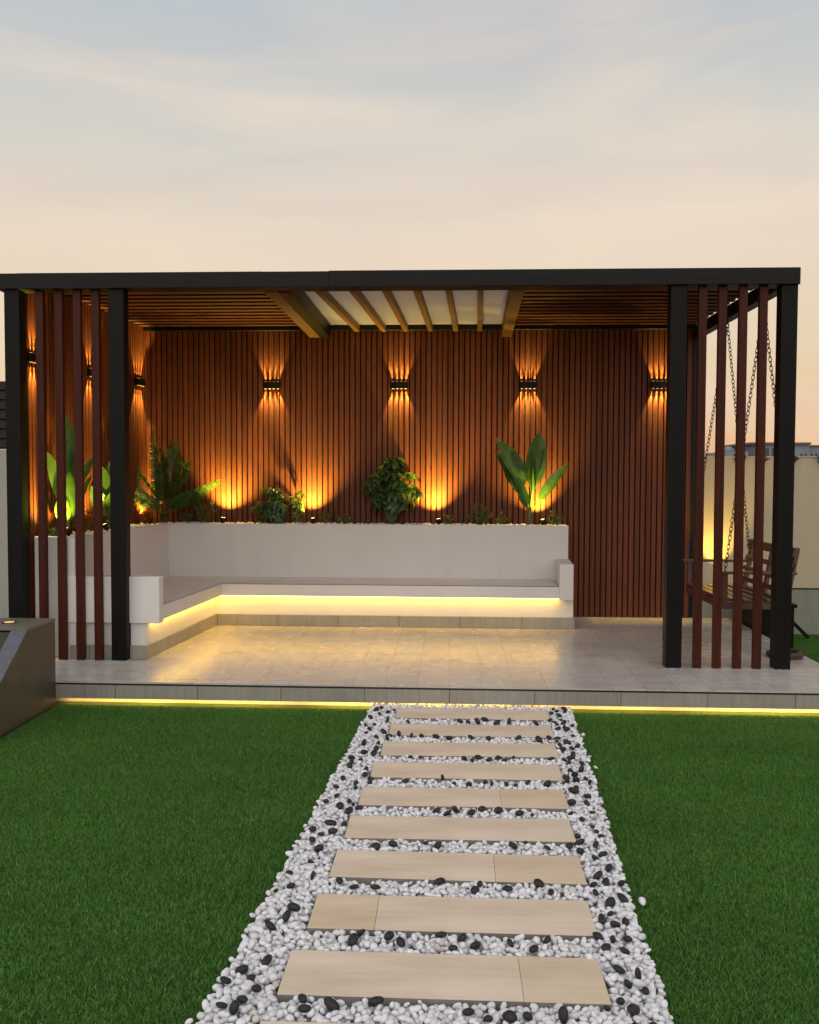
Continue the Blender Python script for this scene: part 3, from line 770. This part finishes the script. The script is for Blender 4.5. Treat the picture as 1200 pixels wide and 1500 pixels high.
for x in (-3.72, -5.2, -7.0):
    b = MB(); b.box(x-.03, x+.03, 9.585, 9.635, 1.93, 2.70, .003); b.build('post', M['black'], w)

# glow lamp at the foot of the right wall
def ground_lamp(x, y, z, aim, p, label, size, col):
    r = thing('ground_spotlight', label, 'spotlight', (x, y, z)); a = Vector(aim).normalized(); h = Vector((x,y,z+.05))
    b = MB(); b.tube([(x,y,z),(x,y,z+.03)], .035, 12); b.build('base', M['black'], r)
    b = MB(); b.tube([h-a*.03, h+a*.03], .028, 12); b.build('lamp_head', M['black'], r, True)
    spot(r, h+a*.04, a, p, col, size, .9, .02)
ground_lamp(2.80, 9.33, .50, (.0,.14,.98), 75, 'spotlight at the foot of the cream wall making a yellow glow behind the swing', 75, (1,.60,.06))

# ------------------------------------------------------------------ porch swing
sw = thing('porch_swing', 'brown slatted wooden swing bench hanging on chains at the right side of the pergola', 'swing', (2.57, 7.95, .60))
Y0, Y1 = 7.46, 8.55
b = MB()
for i in range(6):
    x = 2.29+i*.092; z = .625-.012*math.sin(i/5*math.pi)
    b.box(x-.033, x+.033, Y0, Y1, z, z+.022, .003)
b.build('seat', M['swing'], sw)
b = MB()
for y in (Y0+.03, (Y0+Y1)/2, Y1-.03): b.box(2.26, 2.80, y-.018, y+.018, .555, .612, .003)
b.box(2.245, 2.27, Y0+.01, Y1-.01, .555, .615, .003)
b.build('seat_frame', M['swing'], sw)
for y in (Y0+.02, (Y0+Y1)/2, Y1-.02):
    b = MB(); b.bar((2.78,y,.56), (2.875,y,1.07), .045, .035, (1,0,.2), .003); b.build('back_post', M['swing'], sw)
b = MB()
for z, hh in ((1.03,.075),(.90,.045),(.80,.045),(.70,.045)):
    x = 2.78+(z-.56)*.19-.03; b.bar((x,Y0-.015,z), (x,Y1+.015,z), .018, hh, (.35,0,1), .003)
b.build('backrest', M['swing'], sw)
for y in (Y0-.0, Y1+.0):
    b = MB(); b.box(2.20, 2.86, y-.032, y+.032, .850, .874, .004); o = b.build('armrest', M['swing'], sw)
    b = MB(); b.box(2.262, 2.302, y-.018, y+.018, .56, .8495, .003); b.build('arm_post', M['swing'], sw)
def chain(p0, p1):
    p0 = Vector(p0); p1 = Vector(p1); L = (p1-p0).length; n = int(L/.037); d = (p1-p0).normalized()
    s0 = d.orthogonal().normalized(); s1 = d.cross(s0); b = MB()
    for i in range(n):
        c = p0+d*(i+.5)*L/n; q = s0 if i%2 else s1
        loop = []
        for k in range(12):
            a = 2*math.pi*k/12; loop.append(c+d*math.cos(a)*.0245+q*math.sin(a)*.013)
        loop.append(loop[0]); b.tube(loop, .0033, 5, False)
    b.build('chain', M['chain'], sw, True)
for y, yh in ((Y0, 7.50), (Y1, 8.46)):
    h = (2.57, yh, 3.085)
    chain(h, (2.28, y, .872)); chain(h, (2.845, y, .872))
    b = MB(); b.tube([(2.57,yh,3.11),(2.57,yh,3.075)], .008, 8); b.build('hook', M['chain'], sw)

# coiled hose on the deck by the corner post
b = MB(); P = []
for i in range(150):
    a = i*.26; turn = a/(2*math.pi); rad = .145-.013*(turn%3); P.append((2.77+math.cos(a)*rad, 7.42+math.sin(a)*rad, DZ+.012+.010*turn*.55))
b.tube(P, .010, 8); hz = b.build('garden_hose', M['hose'], None, True, (2.77,7.42,DZ)); tag(hz, 'coiled dark brown hose on the deck behind the right corner post', 'hose')

# dark timber lounger base under / behind the swing, on the turf beside the deck
lg = thing('storage_bench', 'dark timber storage bench on the grass strip behind the swing', 'storage bench', (3.1, 8.9, 0))
b = MB(); b.box(2.97, 3.26, 8.52, 9.40, .03, .42, .006); b.build('box', M['blackwood'], lg)
b = MB(); b.box(2.96, 3.28, 8.50, 9.42, .421, .455, .006); b.build('lid', M['blackwood'], lg)
b = MB()
b.bar((3.275,9.2,.40), (3.66,9.2,.02), .03, .05, (0,1,0), .002)
b.build('slanted_leg', M['blackwood'], lg)

# ------------------------------------------------------------------ beyond the wall
vl = thing('distant_villa', 'low pale blue-grey building with flat roofs far beyond the right wall', 'building', (31.5, 92, 0))
b = MB(); b.box(27.4,29.6,90,97,0,4.25); b.box(29.62,30.3,90.4,97,0,3.6); b.box(30.32,35.56,90,98,0,4.95); b.box(35.58,60,90.6,97,0,4.80); b.build('wall', M['farwhite'], vl)
b = MB(); b.box(29.7,35.62,89.7,98,4.951,5.16); b.box(35.63,60.2,90.4,97.2,4.801,4.92); b.build('roof', M['farroof'], vl)
b = MB(); b.tube([(28.2,92,4.24),(28.2,92,4.5),(28.2,92,4.75),(28.2,92,4.85)], [.7,.62,.35,.05], 12); b.build('dome', M['farwhite'], vl, True)
for x in [28.3,28.7,34.78,35.2,35.6,36.05,36.5,36.95,37.4,37.85,38.3]:
    yw = 90 if x < 35.57 else 90.6
    b = MB(); b.box(x-.11, x+.11, yw-.04, yw-.005, 3.75, 4.05); b.build('window', M['farglass'], vl)
for x in (31.4, 32.1):
    b = MB(); b.box(x-.2, x+.2, 89.96, 89.995, 3.5, 4.6); b.build('window', M['farglass'], vl)
for (x, w_, h_, lb) in ((3.03,.13,.07,'dark bush showing over the cream wall left of the corner post'), (3.24,.09,.07,'small dark bush showing over the cream wall beside the corner post'), (3.55,.10,.08,'dark bush showing over the cream wall just right of the corner post'), (3.88,.08,.06,'dark bush showing over the cream wall at the right picture edge')):
    shrub(x, 9.465, w_*1.3, .10, 150, lb, mat='desert', z=1.795, lw=.014, ll=.035, up=.3, name='bush', group='bushes over the cream wall')

# ------------------------------------------------------------------ world: dusk sky
wd = bpy.data.worlds.new('World'); scn.world = wd; wd.use_nodes = True
n = wd.node_tree.nodes; l = wd.node_tree.links; bg = n['Background']
tc = n.new('ShaderNodeTexCoord'); sp = n.new('ShaderNodeSeparateXYZ'); l.new(tc.outputs['Generated'], sp.inputs[0])
def wramp(src, stops):
    t = n.new('ShaderNodeValToRGB'); e = t.color_ramp.elements
    while len(e) < len(stops): e.new(.5)
    for el, (p, c) in zip(e, stops): el.position = p; el.color = (*lin(c), 1) if max(c) > 1.5 else (*c, 1)
    l.new(src, t.inputs[0]); return t.outputs[0]
def wmix(f, a, c, mode='MIX'):
    t = n.new('ShaderNodeMix'); t.data_type = 'RGBA'; t.blend_type = mode
    for v, i in ((f,0),(a,6),(c,7)):
        if isinstance(v, bpy.types.NodeSocket): l.new(v, t.inputs[i])
        elif i == 0: t.inputs[0].default_value = v
        else: t.inputs[i].default_value = (*v, 1)
    return t.outputs[2]
warm = wramp(sp.outputs['Z'], [(0,(222,170,130)),(.06,(228,186,140)),(.14,(226,206,170)),(.23,(222,205,186)),(.33,(205,201,192)),(.46,(180,188,194)),(.7,(140,155,175)),(1,(110,130,160))])
cool = wramp(sp.outputs['Z'], [(0,(190,165,160)),(.10,(200,180,165)),(.25,(185,180,180)),(.5,(155,165,180)),(1,(110,130,160))])
mr = n.new('ShaderNodeMapRange'); mr.inputs['From Min'].default_value = -.5; mr.inputs['From Max'].default_value = .7; l.new(sp.outputs['Y'], mr.inputs[0])
sky = wmix(mr.outputs[0], cool, warm)
mp = n.new('ShaderNodeMapping'); mp.inputs['Scale'].default_value = (1.2,1.2,5.5); mp.inputs['Rotation'].default_value = (0,R(12),0); l.new(tc.outputs['Generated'], mp.inputs[0])
nz = n.new('ShaderNodeTexNoise'); nz.inputs['Scale'].default_value = 1.9; nz.inputs['Detail'].default_value = 7; nz.inputs['Roughness'].default_value = .52; nz.inputs['Distortion'].default_value = .4; l.new(mp.outputs[0], nz.inputs['Vector'])
cl = wramp(nz.outputs['Fac'], [(.42,(0.,0.,0.)),(.68,(1.,1.,1.))])
cm = n.new('ShaderNodeMath'); cm.operation = 'MULTIPLY'; l.new(cl, cm.inputs[0]); cm.inputs[1].default_value = .5
sky = wmix(cm.outputs[0], sky, lin((241,219,195)))
mp2 = n.new('ShaderNodeMapping'); mp2.inputs['Scale'].default_value = (1.5,1.5,9); mp2.inputs['Location'].default_value = (4,2,1); l.new(tc.outputs['Generated'], mp2.inputs[0])
nz2 = n.new('ShaderNodeTexNoise'); nz2.inputs['Scale'].default_value = 1.6; nz2.inputs['Detail'].default_value = 6; l.new(mp2.outputs[0], nz2.inputs['Vector'])
cl2 = wramp(nz2.outputs['Fac'], [(.45,(0.,0.,0.)),(.75,(1.,1.,1.))])
cm2 = n.new('ShaderNodeMath'); cm2.operation = 'MULTIPLY'; l.new(cl2, cm2.inputs[0]); cm2.inputs[1].default_value = .28
sky = wmix(cm2.outputs[0], sky, lin((200,184,182)))
l.new(sky, bg.inputs[0]); bg.inputs[1].default_value = 1.10

sl = bpy.data.lights.new('sky_fill', 'SUN'); sl.energy = 1.65; sl.angle = R(110); sl.color = (1,.93,.86)  # added broad fill for dusk sky light from behind, lifts the ground
so = bpy.data.objects.new('sky_fill', sl); COL.objects.link(so); so.rotation_euler = Vector((.18,.85,-.66)).to_track_quat('-Z','Y').to_euler()

# ------------------------------------------------------------------ render settings
scn.view_settings.view_transform = 'Standard'; scn.view_settings.look = 'None'; scn.view_settings.exposure = 0
scn.render.engine = 'CYCLES'
scn.cycles.use_denoising = True
try: scn.cycles.denoiser = 'OPENIMAGEDENOISE'
except Exception: pass
scn.cycles.max_bounces = 6; scn.cycles.diffuse_bounces = 3; scn.cycles.glossy_bounces = 3; scn.cycles.transmission_bounces = 3
scn.cycles.caustics_reflective = False; scn.cycles.caustics_refractive = False; scn.cycles.sample_clamp_indirect = 4
scn.cycles.use_light_tree = True
